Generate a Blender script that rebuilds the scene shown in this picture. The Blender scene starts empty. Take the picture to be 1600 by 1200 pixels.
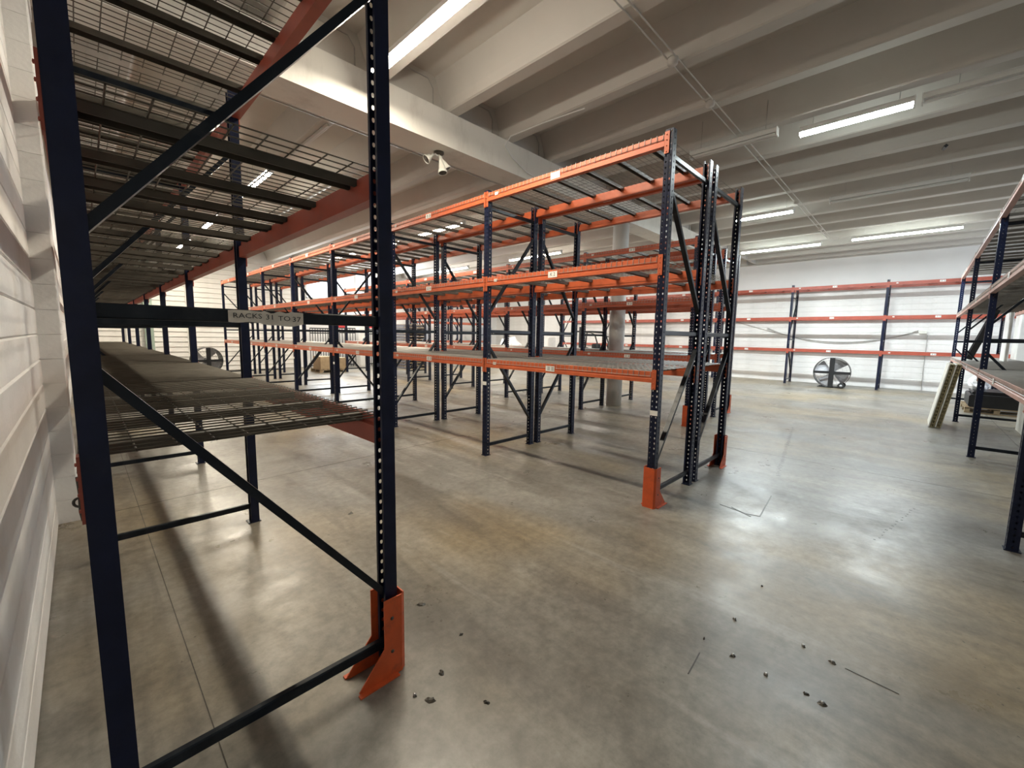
import bpy, math, random
from mathutils import Vector, Matrix
random.seed(7)
SC = bpy.context.scene
COL = SC.collection
PI = math.pi
# ------------------------------------------------------------------ camera
# world: x = across the hall (away from the left wall), y = along the rack rows, z = up
yaw, pitch, roll, CAMH = .8011, -.1138, .0171, 1.65
F0 = Vector((math.sin(yaw), math.cos(yaw), 0)); R0 = Vector((math.cos(yaw), -math.sin(yaw), 0)); U0 = Vector((0, 0, 1))
Fv = F0 * math.cos(pitch) + U0 * math.sin(pitch); Uv = U0 * math.cos(pitch) - F0 * math.sin(pitch)
Rv = R0 * math.cos(roll) + Uv * math.sin(roll); Uv = Uv * math.cos(roll) - R0 * math.sin(roll)
cd = bpy.data.cameras.new('camera'); cam = bpy.data.objects.new('camera', cd); COL.objects.link(cam)
cd.sensor_fit = 'HORIZONTAL'; cd.sensor_width = 36; cd.lens = 653.86 / 1600 * 36; cd.clip_start = .02; cd.clip_end = 200
cam.matrix_world = Matrix(((Rv.x, Uv.x, -Fv.x, 0), (Rv.y, Uv.y, -Fv.y, 0), (Rv.z, Uv.z, -Fv.z, CAMH), (0, 0, 0, 1)))
SC.camera = cam
# ------------------------------------------------------------------ exposure, sky, daylight, lamp strengths
SC.view_settings.view_transform = 'Standard'; SC.view_settings.look = 'None'
SC.view_settings.gamma = 1; SC.view_settings.use_curve_mapping = False
SC.view_settings.exposure = 0.32
TUBE_W = 58; TUBE_EMIT = 38
WARM = (1, .90, .72); COOL = (.86, .96, 1); NEUT = (1, .95, .86)
w = bpy.data.worlds.new('sky'); SC.world = w; w.use_nodes = True
bg = w.node_tree.nodes['Background']; bg.inputs[0].default_value = (.88, .94, 1, 1); bg.inputs[1].default_value = 3.0
def area(name, loc, rot, sx, sy, power, col, parent=None):
    l = bpy.data.lights.new(name, 'AREA'); l.shape = 'RECTANGLE'; l.size = sx; l.size_y = sy; l.energy = power; l.color = col
    o = bpy.data.objects.new(name, l); COL.objects.link(o); o.location = loc; o.rotation_euler = rot
    if parent: o.parent = parent
    return o
# daylight through the open loading door behind the camera and the high windows of the end wall
area('daylight_loading_door', (17.0, -6.85, 1.9), (math.radians(90), 0, 0), 4.4, 3.2, 170, (.72, .84, 1))
area('daylight_window_left', (8.65, 21.0, 3.9), (math.radians(-90), 0, 0), 2.0, 1.0, 260, (.9, .96, 1))
area('daylight_window_right', (10.8, 21.0, 4.2), (math.radians(-90), 0, 0), 1.3, 1.0, 200, (.9, .96, 1))

# ------------------------------------------------------------------ materials
def newmat(name):
    m = bpy.data.materials.new(name); m.use_nodes = True
    nt = m.node_tree; b = nt.nodes['Principled BSDF']
    return m, nt, b
def N(nt, t, **k):
    n = nt.nodes.new(t)
    for a, v in k.items():
        if a in n.inputs: n.inputs[a].default_value = v
        else: setattr(n, a, v)
    return n
def paint(name, col, rough=.5, var=.12, scale=6, metal=0, bump=.0, bscale=60, stretch=(1, 1, 1), dirt=None, dscale=2.5, damt=.5):
    m, nt, b = newmat(name); L = nt.links
    tc = N(nt, 'ShaderNodeTexCoord'); mp = N(nt, 'ShaderNodeMapping'); mp.inputs['Scale'].default_value = stretch
    L.new(tc.outputs['Object'], mp.inputs[0])
    n = N(nt, 'ShaderNodeTexNoise', Scale=scale, Detail=5.0); L.new(mp.outputs[0], n.inputs['Vector'])
    r = N(nt, 'ShaderNodeValToRGB'); r.color_ramp.elements[0].position = .3; r.color_ramp.elements[1].position = .7
    r.color_ramp.elements[0].color = (*[max(0, c * (1 - var)) for c in col], 1); r.color_ramp.elements[1].color = (*[min(1, c * (1 + var)) for c in col], 1)
    L.new(n.outputs['Fac'], r.inputs[0]); out = r.outputs[0]
    if dirt:
        n2 = N(nt, 'ShaderNodeTexNoise', Scale=dscale, Detail=8.0, Roughness=.7); L.new(mp.outputs[0], n2.inputs['Vector'])
        r2 = N(nt, 'ShaderNodeValToRGB'); r2.color_ramp.elements[0].position = .52; r2.color_ramp.elements[1].position = .75
        r2.color_ramp.elements[1].color = (damt, damt, damt, 1)
        L.new(n2.outputs['Fac'], r2.inputs[0])
        mx = N(nt, 'ShaderNodeMix', data_type='RGBA'); L.new(r2.outputs[0], mx.inputs['Factor']); L.new(out, mx.inputs['A']); mx.inputs['B'].default_value = (*dirt, 1)
        out = mx.outputs['Result']
    L.new(out, b.inputs['Base Color']); b.inputs['Roughness'].default_value = rough; b.inputs['Metallic'].default_value = metal
    if bump:
        n3 = N(nt, 'ShaderNodeTexNoise', Scale=bscale, Detail=4.0); L.new(mp.outputs[0], n3.inputs['Vector'])
        bp = N(nt, 'ShaderNodeBump', Strength=bump, Distance=.01); L.new(n3.outputs['Fac'], bp.inputs['Height']); L.new(bp.outputs[0], b.inputs['Normal'])
    return m
def emit(name, col, s):
    m, nt, b = newmat(name); b.inputs['Base Color'].default_value = (*col, 1)
    b.inputs['Emission Color'].default_value = (*col, 1); b.inputs['Emission Strength'].default_value = s
    return m
M = {}
M['navy'] = paint('navy_steel', (.006, .010, .032), .36, .25, 9, bump=.05, dirt=(.02, .025, .04), dscale=7, damt=.35)
M['brace'] = paint('dark_brace_steel', (.008, .012, .018), .30, .25, 9, dirt=(.06, .065, .07), dscale=5, damt=.35)
for k_ in ('navy', 'brace'): M[k_].node_tree.nodes['Principled BSDF'].inputs['Specular IOR Level'].default_value = .28
M['darkorange'] = paint('darkened_orange_steel', (.36, .075, .045), .45, .10, 5, dirt=(.2, .06, .04), dscale=9, damt=.5)  # darker orange; shade on the left rack beams is put into this colour
M['mid'] = paint('medium_orange_steel', (.44, .095, .045), .45, .10, 5, dirt=(.25, .07, .04), dscale=9, damt=.5)  # orange between the bright and the dark beam tones
M['orange'] = paint('orange_steel', (.55, .115, .040), .42, .10, 5, dirt=(.30, .07, .03), dscale=9, damt=.5)
M['guard'] = paint('orange_guard_steel', (.62, .10, .025), .45, .12, 9, bump=.1, dirt=(.20, .06, .03), dscale=12, damt=.6)
M['pink'] = paint('pale_orange_steel', (.46, .26, .21), .5, .12, 5, dirt=(.30, .2, .17), dscale=9, damt=.6)  # paler, pinker orange; reflected light on the beams is put into the colour
M['wire'] = paint('galvanised_wire', (.34, .325, .30), .45, .15, 8, metal=.2)
M['wiredark'] = paint('brown_wire', (.10, .088, .070), .42, .2, 8, metal=.3)
M['channel'] = paint('deck_channel_steel', (.075, .066, .052), .5, .2, 8, metal=.2)
M['channellight'] = paint('deck_channel_light_steel', (.15, .135, .115), .5, .2, 8, metal=.2)
M['label'] = paint('label_paper', (.80, .80, .76), .6, .05, 20)
M['ink'] = paint('black_ink', (.02, .02, .02), .6)
M['signpaper'] = paint('sign_card', (.66, .61, .53), .7, .10, 30, dirt=(.42, .38, .32), dscale=40, damt=.5)
M['wall'] = paint('painted_block_wall', (.82, .81, .79), .62, .06, 1.6, bump=.25, bscale=35, dirt=(.60, .59, .56), dscale=1.4, damt=.55)
M['wallsmooth'] = paint('painted_plaster_wall', (.86, .86, .86), .6, .03, 1.2, bump=.1, bscale=25)
M['joint'] = paint('block_joint', (.42, .41, .39), .8, .1, 8)
M['ceil'] = paint('ceiling_paint', (.57, .545, .505), .75, .05, .8, bump=.12, bscale=18, dirt=(.45, .42, .38), dscale=.9, damt=.4)
M['beamwhite'] = paint('girder_paint', (.80, .78, .72), .65, .05, 1.0, bump=.12, bscale=18, dirt=(.38, .34, .28), dscale=2.2, damt=.45, stretch=(1, 1, .35))
M['column'] = paint('column_paint', (.68, .67, .65), .6, .06, 2, bump=.15, bscale=25, dirt=(.45, .44, .42), dscale=1.6, damt=.6)
M['white'] = paint('white_enamel', (.82, .82, .80), .4, .03, 10)
M['greyconduit'] = paint('conduit_steel', (.45, .44, .42), .4, .1, 9, metal=.4)
M['black'] = paint('black_steel', (.015, .016, .018), .4, .2, 9)
M['rubber'] = paint('black_rubber', (.02, .02, .02), .8, .2, 20, bump=.2)
M['galv'] = paint('galvanised_sheet', (.42, .42, .44), .5, .2, 5, metal=.2)
M['fanmetal'] = paint('fan_blade_sheet', (.32, .32, .34), .4, .2, 5, metal=.4)
M['wood'] = paint('pallet_wood', (.38, .29, .18), .75, .25, 4, stretch=(1, 1, 8), bump=.3, dirt=(.18, .14, .10), dscale=9, damt=.6)
M['bluewood'] = paint('painted_pallet_wood', (.16, .15, .16), .75, .2, 4, bump=.3)
M['yellow'] = paint('yellowish_plastic', (.30, .25, .13), .55, .15, 12, dirt=(.14, .11, .05), dscale=14, damt=.6)
M['cream'] = paint('cream_plastic', (.78, .77, .70), .5, .06, 8, dirt=(.5, .48, .42), dscale=9, damt=.4)
M['card'] = paint('cardboard', (.42, .32, .20), .8, .1, 9, bump=.1)
M['film'] = paint('stretch_film', (.80, .81, .83), .25, .06, 14, bump=.9, bscale=14)
M['appliance'] = paint('appliance_enamel', (.85, .85, .82), .35, .02, 8)
M['red'] = paint('red_plastic', (.70, .05, .05), .4, .05, 10)
M['bluegrey'] = paint('blue_grey_sheet', (.55, .60, .68), .6, .05, 3)
M['darkglass'] = paint('dark_lens', (.10, .09, .08), .25, .1, 20)
M['chip'] = paint('chipped_debris', (.05, .045, .035), .4, .4, 60)
M['bolt'] = paint('bolt_zinc', (.35, .35, .34), .35, .2, 30, metal=.8)
M['tube_warm'] = emit('lit_tube_warm', (1, .92, .78), TUBE_EMIT)
M['tube_cool'] = emit('lit_tube_cool', (.90, 1, .95), TUBE_EMIT)
M['tube_off'] = paint('unlit_tube', (.75, .77, .76), .2, .02, 5)
def glassmat():
    m, nt, b = newmat('window_glass'); b.inputs['Base Color'].default_value = (.9, .95, 1, 1); b.inputs['Roughness'].default_value = .05
    b.inputs['Alpha'].default_value = .15; return m
M['glass'] = glassmat()
def floormat():
    m, nt, b = newmat('sealed_concrete_floor'); L = nt.links
    tc = N(nt, 'ShaderNodeTexCoord')
    def noise(scale, detail=6., rough=.6, st=(1, 1, 1), dist=0.):
        mp = N(nt, 'ShaderNodeMapping'); mp.inputs['Scale'].default_value = st; L.new(tc.outputs['Object'], mp.inputs[0])
        n = N(nt, 'ShaderNodeTexNoise', Scale=scale, Detail=detail, Roughness=rough, Distortion=dist); L.new(mp.outputs[0], n.inputs['Vector']); return n.outputs['Fac']
    def ramp(src, p0, c0, p1, c1):
        r = N(nt, 'ShaderNodeValToRGB'); e = r.color_ramp.elements; e[0].position = p0; e[1].position = p1
        e[0].color = (*c0, 1) if isinstance(c0, tuple) else (c0, c0, c0, 1); e[1].color = (*c1, 1) if isinstance(c1, tuple) else (c1, c1, c1, 1)
        L.new(src, r.inputs[0]); return r.outputs[0]
    def mix(fac, a, bb, blend='MIX'):
        x = N(nt, 'ShaderNodeMix', data_type='RGBA', blend_type=blend)
        if isinstance(fac, float): x.inputs['Factor'].default_value = fac
        else: L.new(fac, x.inputs['Factor'])
        for s, v in (('A', a), ('B', bb)):
            if isinstance(v, tuple): x.inputs[s].default_value = (*v, 1)
            else: L.new(v, x.inputs[s])
        return x.outputs['Result']
    base = ramp(noise(.9, 7), .3, (.150, .142, .124), .7, (.300, .285, .250))
    tan = ramp(noise(.45, 3, .5, (1, .7, 1)), .46, 0., .62, .7)
    col = mix(tan, base, (.300, .232, .130))
    streak = ramp(noise(1.6, 7, .68, (1.5, .3, 1), .5), .47, 0., .70, .85)
    col = mix(streak, col, (.120, .107, .088))
    pale = ramp(noise(1.3, 5, .6, (2.4, .22, 1), .3), .60, 0., .74, .55)  # long pale streaks: light through rack gaps, plus polished wear, painted in
    col = mix(pale, col, (.46, .44, .40))
    speck = ramp(noise(30, 2, .5), .70, 0., .74, .8)
    gate = ramp(noise(1.1, 4, .6), .45, 0., .6, 1.)
    sp = N(nt, 'ShaderNodeMath', operation='MULTIPLY'); L.new(speck, sp.inputs[0]); L.new(gate, sp.inputs[1])
    col = mix(sp.outputs[0], col, (.07, .06, .045))
    mott = ramp(noise(14, 8, .7), .35, .72, .65, 1.12)
    col = mix(1.0, col, mott, 'MULTIPLY')
    # fine scratches
    v = N(nt, 'ShaderNodeTexVoronoi', feature='DISTANCE_TO_EDGE', Scale=.55)
    mp = N(nt, 'ShaderNodeMapping'); L.new(tc.outputs['Object'], mp.inputs[0])
    nz = N(nt, 'ShaderNodeTexNoise', Scale=2.2, Detail=6.); L.new(mp.outputs[0], nz.inputs['Vector'])
    ad = N(nt, 'ShaderNodeMix', data_type='VECTOR'); ad.inputs['Factor'].default_value = .16; L.new(mp.outputs[0], ad.inputs['A']); L.new(nz.outputs['Color'], ad.inputs['B'])
    L.new(ad.outputs['Result'], v.inputs['Vector'])
    crack = ramp(v.outputs['Distance'], .0, .55, .006, 0.)
    L.new(col, b.inputs['Base Color'])
    ro = ramp(noise(1.7, 7, .7), .3, .24, .72, .50); L.new(ro, b.inputs['Roughness'])
    b.inputs['Specular IOR Level'].default_value = .55
    bp = N(nt, 'ShaderNodeBump', Strength=.13, Distance=.010); L.new(noise(5, 4, .5), bp.inputs['Height'])
    bp2 = N(nt, 'ShaderNodeBump', Strength=.04, Distance=.01); L.new(noise(45, 3, .5), bp2.inputs['Height']); L.new(bp.outputs[0], bp2.inputs['Normal'])
    L.new(bp2.outputs[0], b.inputs['Normal'])
    return m
M['floor'] = floormat()

# ------------------------------------------------------------------ mesh helpers
def ortho(d):
    d = d.normalized(); a = Vector((0, 0, 1)) if abs(d.z) < .9 else Vector((1, 0, 0))
    u = a.cross(d).normalized(); return u, d.cross(u).normalized()
class MB:
    def __init__(s): s.v = []; s.f = []; s.mi = []; s.sm = []
    def add(s, vs, fs, mi=0, sm=False):
        o = len(s.v); s.v += [tuple(x) for x in vs]
        for f in fs: s.f.append(tuple(i + o for i in f)); s.mi.append(mi); s.sm.append(sm)
    def box(s, x0, x1, y0, y1, z0, z1, mi=0):
        s.add([(x0, y0, z0), (x1, y0, z0), (x1, y1, z0), (x0, y1, z0), (x0, y0, z1), (x1, y0, z1), (x1, y1, z1), (x0, y1, z1)],
              [(0, 3, 2, 1), (4, 5, 6, 7), (0, 1, 5, 4), (1, 2, 6, 5), (2, 3, 7, 6), (3, 0, 4, 7)], mi)
    def cbox(s, c, d, mi=0): s.box(c[0] - d[0] / 2, c[0] + d[0] / 2, c[1] - d[1] / 2, c[1] + d[1] / 2, c[2] - d[2] / 2, c[2] + d[2] / 2, mi)
    def bevbox(s, x0, x1, y0, y1, z0, z1, b, axis='x', mi=0):
        # box with chamfered long edges, extruded along axis
        if axis == 'x': P = [(y0 + b, z0), (y1 - b, z0), (y1, z0 + b), (y1, z1 - b), (y1 - b, z1), (y0 + b, z1), (y0, z1 - b), (y0, z0 + b)]; s.prism(P, x0, x1, 'x', mi)
        elif axis == 'y': P = [(x0 + b, z0), (x1 - b, z0), (x1, z0 + b), (x1, z1 - b), (x1 - b, z1), (x0 + b, z1), (x0, z1 - b), (x0, z0 + b)]; s.prism(P, y0, y1, 'y', mi)
        else: P = [(x0 + b, y0), (x1 - b, y0), (x1, y0 + b), (x1, y1 - b), (x1 - b, y1), (x0 + b, y1), (x0, y1 - b), (x0, y0 + b)]; s.prism(P, z0, z1, 'z', mi)
    def prism(s, P, a, b, axis='y', mi=0, caps=True):
        n = len(P)
        mk = {'x': lambda p, t: (t, p[0], p[1]), 'y': lambda p, t: (p[0], t, p[1]), 'z': lambda p, t: (p[0], p[1], t)}[axis]
        vs = [mk(p, a) for p in P] + [mk(p, b) for p in P]
        fs = [(i, (i + 1) % n, n + (i + 1) % n, n + i) for i in range(n)]
        if caps: fs += [tuple(reversed(range(n))), tuple(range(n, 2 * n))]
        s.add(vs, fs, mi)
    def bar(s, p, q, w_, h_, up=None, mi=0):
        p = Vector(p); q = Vector(q); d = (q - p).normalized()
        up = Vector(up) if up else (Vector((0, 0, 1)) if abs(d.z) < .95 else Vector((1, 0, 0)))
        u = d.cross(up).normalized(); v = u.cross(d).normalized()
        vs = [e + u * (a * w_ / 2) + v * (b * h_ / 2) for e in (p, q) for a, b in ((-1, -1), (1, -1), (1, 1), (-1, 1))]
        s.add(vs, [(0, 1, 2, 3), (7, 6, 5, 4), (0, 4, 5, 1), (1, 5, 6, 2), (2, 6, 7, 3), (3, 7, 4, 0)], mi)
    def tube(s, pts, r, n=6, mi=0, sm=True, caps=True, closed=False):
        pts = [Vector(p) for p in pts]; m = len(pts); vs = []
        prev = None
        for i, p in enumerate(pts):
            if closed: d = pts[(i + 1) % m] - pts[i - 1]
            else: d = pts[min(i + 1, m - 1)] - pts[max(i - 1, 0)]
            d.normalize()
            if prev is None: u, v = ortho(d)
            else:
                u = (prev - d * prev.dot(d)).normalized(); v = d.cross(u).normalized()
            prev = u
            rr = r[i] if isinstance(r, (list, tuple)) else r
            vs += [p + (u * math.cos(2 * PI * k / n) + v * math.sin(2 * PI * k / n)) * rr for k in range(n)]
        fs = []
        for i in range(m if closed else m - 1):
            j = (i + 1) % m
            fs += [(i * n + k, i * n + (k + 1) % n, j * n + (k + 1) % n, j * n + k) for k in range(n)]
        s.add(vs, fs, mi, sm)
        if caps and not closed: s.add(vs[:n], [tuple(reversed(range(n)))], mi); s.add(vs[-n:], [tuple(range(n))], mi)
    def ring(s, c, ax, R, r, n=32, k=6, mi=0):
        u, v = ortho(Vector(ax)); c = Vector(c)
        s.tube([c + (u * math.cos(2 * PI * i / n) + v * math.sin(2 * PI * i / n)) * R for i in range(n)], r, k, mi, closed=True)
    def lathe(s, prof, c, ax, n=16, mi=0, sm=True):
        # prof = [(radius, distance along axis)]
        u, v = ortho(Vector(ax)); d = Vector(ax).normalized(); c = Vector(c); vs = []
        for r, t in prof: vs += [c + d * t + (u * math.cos(2 * PI * k / n) + v * math.sin(2 * PI * k / n)) * max(r, 1e-4) for k in range(n)]
        fs = []
        for i in range(len(prof) - 1): fs += [(i * n + k, i * n + (k + 1) % n, (i + 1) * n + (k + 1) % n, (i + 1) * n + k) for k in range(n)]
        s.add(vs, fs, mi, sm)
    def xf(s, mat):
        s.v = [tuple(mat @ Vector(p)) for p in s.v]; return s
    def mesh(s, name, *mats):
        me = bpy.data.meshes.new(name); me.from_pydata(s.v, [], s.f)
        for m in mats: me.materials.append(M[m] if isinstance(m, str) else m)
        me.polygons.foreach_set('material_index', s.mi); me.polygons.foreach_set('use_smooth', s.sm); me.update(); return me
def link(name, data, parent=None, loc=(0, 0, 0), rz=0, rot=None):
    o = bpy.data.objects.new(name, data); COL.objects.link(o)
    if parent is not None: o.parent = parent
    o.location = loc; o.rotation_euler = rot if rot else (0, 0, rz); return o
def tag(o, label=None, cat=None, group=None, kind=None):
    if label: o['label'] = label
    if cat: o['category'] = cat
    if group: o['group'] = group
    if kind: o['kind'] = kind
    return o
def thing(name, loc, label, cat, group=None, rz=0, rot=None): return tag(link(name, None, None, loc, rz, rot), label, cat, group)
def struct(name, mb, *mats, parent=None):
    o = link(name, mb.mesh(name, *mats), parent)
    if parent is None: o['kind'] = 'structure'
    return o
_tc = {}
def textmesh(txt, size):
    if (txt, size) in _tc: return _tc[(txt, size)]
    cu = bpy.data.curves.new('t', 'FONT'); cu.body = txt; cu.size = size; cu.align_x = 'CENTER'; cu.align_y = 'CENTER'; cu.resolution_u = 2
    o = bpy.data.objects.new('t', cu); COL.objects.link(o); dg = bpy.context.evaluated_depsgraph_get(); dg.update()
    me = bpy.data.meshes.new_from_object(o.evaluated_get(dg))
    r = ([tuple(v.co) for v in me.vertices], [tuple(p.vertices) for p in me.polygons])
    bpy.data.objects.remove(o); bpy.data.meshes.remove(me); bpy.data.curves.remove(cu); _tc[(txt, size)] = r; return r

# ------------------------------------------------------------------ the hall
X0, X1, Y0, Y1 = -.23, 20.3, -7.0, 21.3      # faces of the walls
ZR, ZS = 4.79, 5.22                          # bottoms of the ceiling ribs, underside of the slab
GA, GB = 5.09, 5.58                          # girder near and far faces
mb = MB(); mb.box(X0 - .3, X1 + .3, Y0 - .3, Y1 + .3, -.2, 0); struct('floor', mb, 'floor')
fl = bpy.data.objects['floor']
# saw-cut floor joints: narrow dark strips let into the slab
def joint(p, q, wd=.008):
    m_ = MB(); m_.bar((p[0], p[1], .0005), (q[0], q[1], .0005), wd, .001); o = link('floor_joint', m_.mesh('floor_joint', 'chip'), fl); return o
joint((X0, 5.12), (X1, 5.5 + .4)); joint((X0, 12.4), (X1, 12.6)); joint((X0, -1.4), (X1, -1.2))
joint((.28, Y0), (.28, Y1), .004); joint((6.9, Y0), (6.9, Y1), .006); joint((13.6, Y0), (13.6, Y1), .008)
def dashes(p, q, n, ln, wd, cross):
    m_ = MB(); p = Vector((*p, .0008)); q = Vector((*q, .0008)); d = (q - p).normalized(); c = Vector((-d.y, d.x, 0)) if cross else d
    for i in range(n):
        o_ = p + (q - p) * (i / (n - 1)) + Vector((random.uniform(-.01, .01), random.uniform(-.01, .01), 0)); k = random.uniform(.5, 1.1)
        m_.bar(o_ - c * ln * k / 2, o_ + c * ln * k / 2, wd, .001)
    tag(link('tyre_mark', m_.mesh('tyre_mark', 'chip'), fl), kind='stuff')
dashes((5.90, 1.12), (9.45, 1.62), 46, .05, .012, True)
dashes((5.72, -.10), (4.55, .12), 16, .02, .012, True)
# ceiling slab with deep ribs (double-tee stems) running along the rows
mb = MB(); mb.box(X0 - .3, X1 + .3, Y0 - .3, Y1 + .3, ZS, ZS + .2); ceil = struct('ceiling', mb, 'ceil')
RS = 1.13; rx = 3.83 - RS * 4 + .125; k = 0
def ribprof(wb, wt, z0, z1): return [(-wt / 2, z1), (-wb / 2 - .03, z0 + .12), (-wb / 2, z0 + .015), (-wb / 2 + .02, z0), (wb / 2 - .02, z0), (wb / 2, z0 + .015), (wb / 2 + .03, z0 + .12), (wt / 2, z1)]
ribme = MB(); ribme.prism(ribprof(.20, .50, ZR, ZS + .01), Y0, GA + .12, 'y'); ribme = ribme.mesh('ceiling_rib', 'ceil')
ribme2 = MB(); ribme2.prism(ribprof(.20, .50, ZR, ZS + .01), GB - .05, Y1, 'y'); ribme2 = ribme2.mesh('ceiling_rib', 'ceil')
infill = MB(); infill.box(-.44, .44, GA + .10, GA + .16, ZR - .01, ZS); infill = infill.mesh('infill_panel', 'ceil')
edge = MB()
for p, q in (((-.36, ZR + .36), (.2, ZR + .36)), ((.2, ZR + .36), (.28, ZR + .26)), ((.28, ZR + .26), (.28, ZR))):
    edge.tube([(p[0], GA + .093, p[1]), (q[0], GA + .093, q[1])], .008, 4)
edge = edge.mesh('conduit', 'greyconduit')
rib_x = []
while rx < X1 - .1:
    if rx > X0 + .1:
        link('ceiling_rib', ribme, ceil, (rx, 0, 0)); link('ceiling_rib', ribme2, ceil, (rx, 0, 0)); rib_x.append(rx)
        if rx + RS < X1: link('infill_panel', infill, ceil, (rx + RS / 2, 0, 0)); link('conduit', edge, ceil, (rx + RS / 2, 0, 0))
    rx += RS
# main girder
mb = MB(); P = [(GA, 4.32), (GB, 4.32), (GB, ZR), (GB + .0, ZS), (GA + .17, ZS), (GA + .17, ZR), (GA, ZR)]
mb.prism(P, X0, 14.5, 'x'); g = struct('trim_1', mb, 'beamwhite'); g['label'] = 'main ceiling girder'
# walls built course by course
CH = .2
def course_mesh(L, t, axis, h=CH, b=.009):
    m_ = MB()
    if axis == 'y': m_.bevbox(0, t, 0, L, 0.001, h - .001, b, 'y')
    else: m_.bevbox(0, L, 0, t, 0.001, h - .001, b, 'x')
    return m_.mesh('block_course', 'wall')
# left wall
mb = MB(); mb.box(X0 - .25, X0 - .012, Y0, Y1, 0, ZS); wl = struct('wall_left', mb, 'joint')
cm = course_mesh(Y1 - Y0, .14, 'y')
for i in range(24): link('block_course', cm, wl, (X0 - .14, Y0, .0 + i * CH))
m_ = MB(); m_.box(X0 - .14, X0, Y0, Y1, 4.8, ZS); link('top_band', m_.mesh('top_band', 'wallsmooth'), wl)
# pilaster under the girder on the left wall (and one further along)
pm = MB(); pm.bevbox(X0 - .02, -.10, 5.09, 5.58, .001, CH - .001, .006, 'z'); pm = pm.mesh('pilaster_block', 'wall')
for dy in (0,):
    for i in range(21): link('pilaster_block', pm, wl, (0, dy, .0 + i * CH))
    m_ = MB(); m_.box(X0 - .02, -.09, 5.07, 5.60, 4.2, 4.32); link('pilaster_cap', m_.mesh('pilaster_cap', 'wall'), wl, (0, dy, 0))
# end wall with two high windows
mb = MB(); t = .25; wb_ = [(7.70, 9.62, 3.30, 4.55), (10.15, 11.45, 3.50, 4.72)]
mb.box(X0, 7.70, Y1 + .012, Y1 + t, 0, ZS); mb.box(7.70, 9.62, Y1 + .012, Y1 + t, 0, 3.3); mb.box(7.70, 9.62, Y1 + .012, Y1 + t, 4.55, ZS)
mb.box(9.62, 10.15, Y1 + .012, Y1 + t, 0, ZS); mb.box(10.15, 11.45, Y1 + .012, Y1 + t, 0, 3.5); mb.box(10.15, 11.45, Y1 + .012, Y1 + t, 4.72, ZS); mb.box(11.45, X1, Y1 + .012, Y1 + t, 0, ZS)
wbk = struct('wall_back', mb, 'wallsmooth')
m_ = MB(); m_.prism([(.05, .0), (.0, .0), (-.045, .012), (-.035, .03), (.0, CH - .001), (.05, CH - .001)], 0, 7.3 - X0, 'x'); cm = m_.mesh('siding_board', 'wall')
for i in range(24): link('siding_board', cm, wbk, (X0, Y1 - .02, i * CH))
m_ = MB(); m_.box(7.3, X1, Y1, Y1 + .014, 0, 3.3); link('plaster_panel', m_.mesh('plaster_panel', 'wallsmooth'), wbk)
for n_, (x0, x1, z0, z1) in enumerate(wb_):
    fr = MB(); f_ = .05
    fr.box(x0, x1, Y1 - .02, Y1 + .1, z0, z0 + f_); fr.box(x0, x1, Y1 - .02, Y1 + .1, z1 - f_, z1)
    fr.box(x0, x0 + f_, Y1 - .02, Y1 + .1, z0, z1); fr.box(x1 - f_, x1, Y1 - .02, Y1 + .1, z0, z1)
    wd = struct('window_%d' % (n_ + 1), fr, 'white')
    nm = 3; 
    for k in range(1, nm):
        xx = x0 + (x1 - x0) * k / nm; b_ = MB(); b_.box(xx - .015, xx + .015, Y1 + .02, Y1 + .06, z0 + f_, z1 - f_); link('window_mullion', b_.mesh('window_mullion', 'white'), wd)
    for k in range(nm):
        xa = x0 + f_ + (x1 - x0 - 2 * f_) * k / nm; xb = x0 + f_ + (x1 - x0 - 2 * f_) * (k + 1) / nm
        b_ = MB(); b_.box(xa, xb, Y1 + .035, Y1 + .041, z0 + f_, z1 - f_); link('window_pane', b_.mesh('window_pane', 'glass'), wd)
# right (far side) wall
mb = MB(); mb.box(X1 + .012, X1 + .25, Y0, Y1, 0, ZS); wr = struct('wall_right', mb, 'joint')
cm = course_mesh(Y1 - Y0, .1, 'y')
for i in range(18): link('block_course', cm, wr, (X1, Y0, i * CH))
m_ = MB(); m_.box(X1 - .0, X1 + .1, Y0, Y1, 3.6, 4.8); link('smooth_band', m_.mesh('smooth_band', 'wallsmooth'), wr)
m_ = MB(); m_.box(X1 - .25, X1 + .1, Y0, Y1, 4.8, ZS); link('ledge_beam', m_.mesh('ledge_beam', 'ceil'), wr)
# near wall (behind the camera) with an open loading door
mb = MB(); mb.box(X0, 14.6, Y0 - .25, Y0, 0, ZS); mb.box(19.4, X1, Y0 - .25, Y0, 0, ZS); mb.box(14.6, 19.4, Y0 - .25, Y0, 3.5, ZS); struct('wall_front', mb, 'wallsmooth')
# round column under the girder
mb = MB(); mb.lathe([(.0, 0), (.185, 0), (.185, 4.34), (0, 4.34)], (9.14, 5.335, 0), (0, 0, 1), 32); o = struct('trim_2', mb, 'column'); o['label'] = 'round concrete column'

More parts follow.
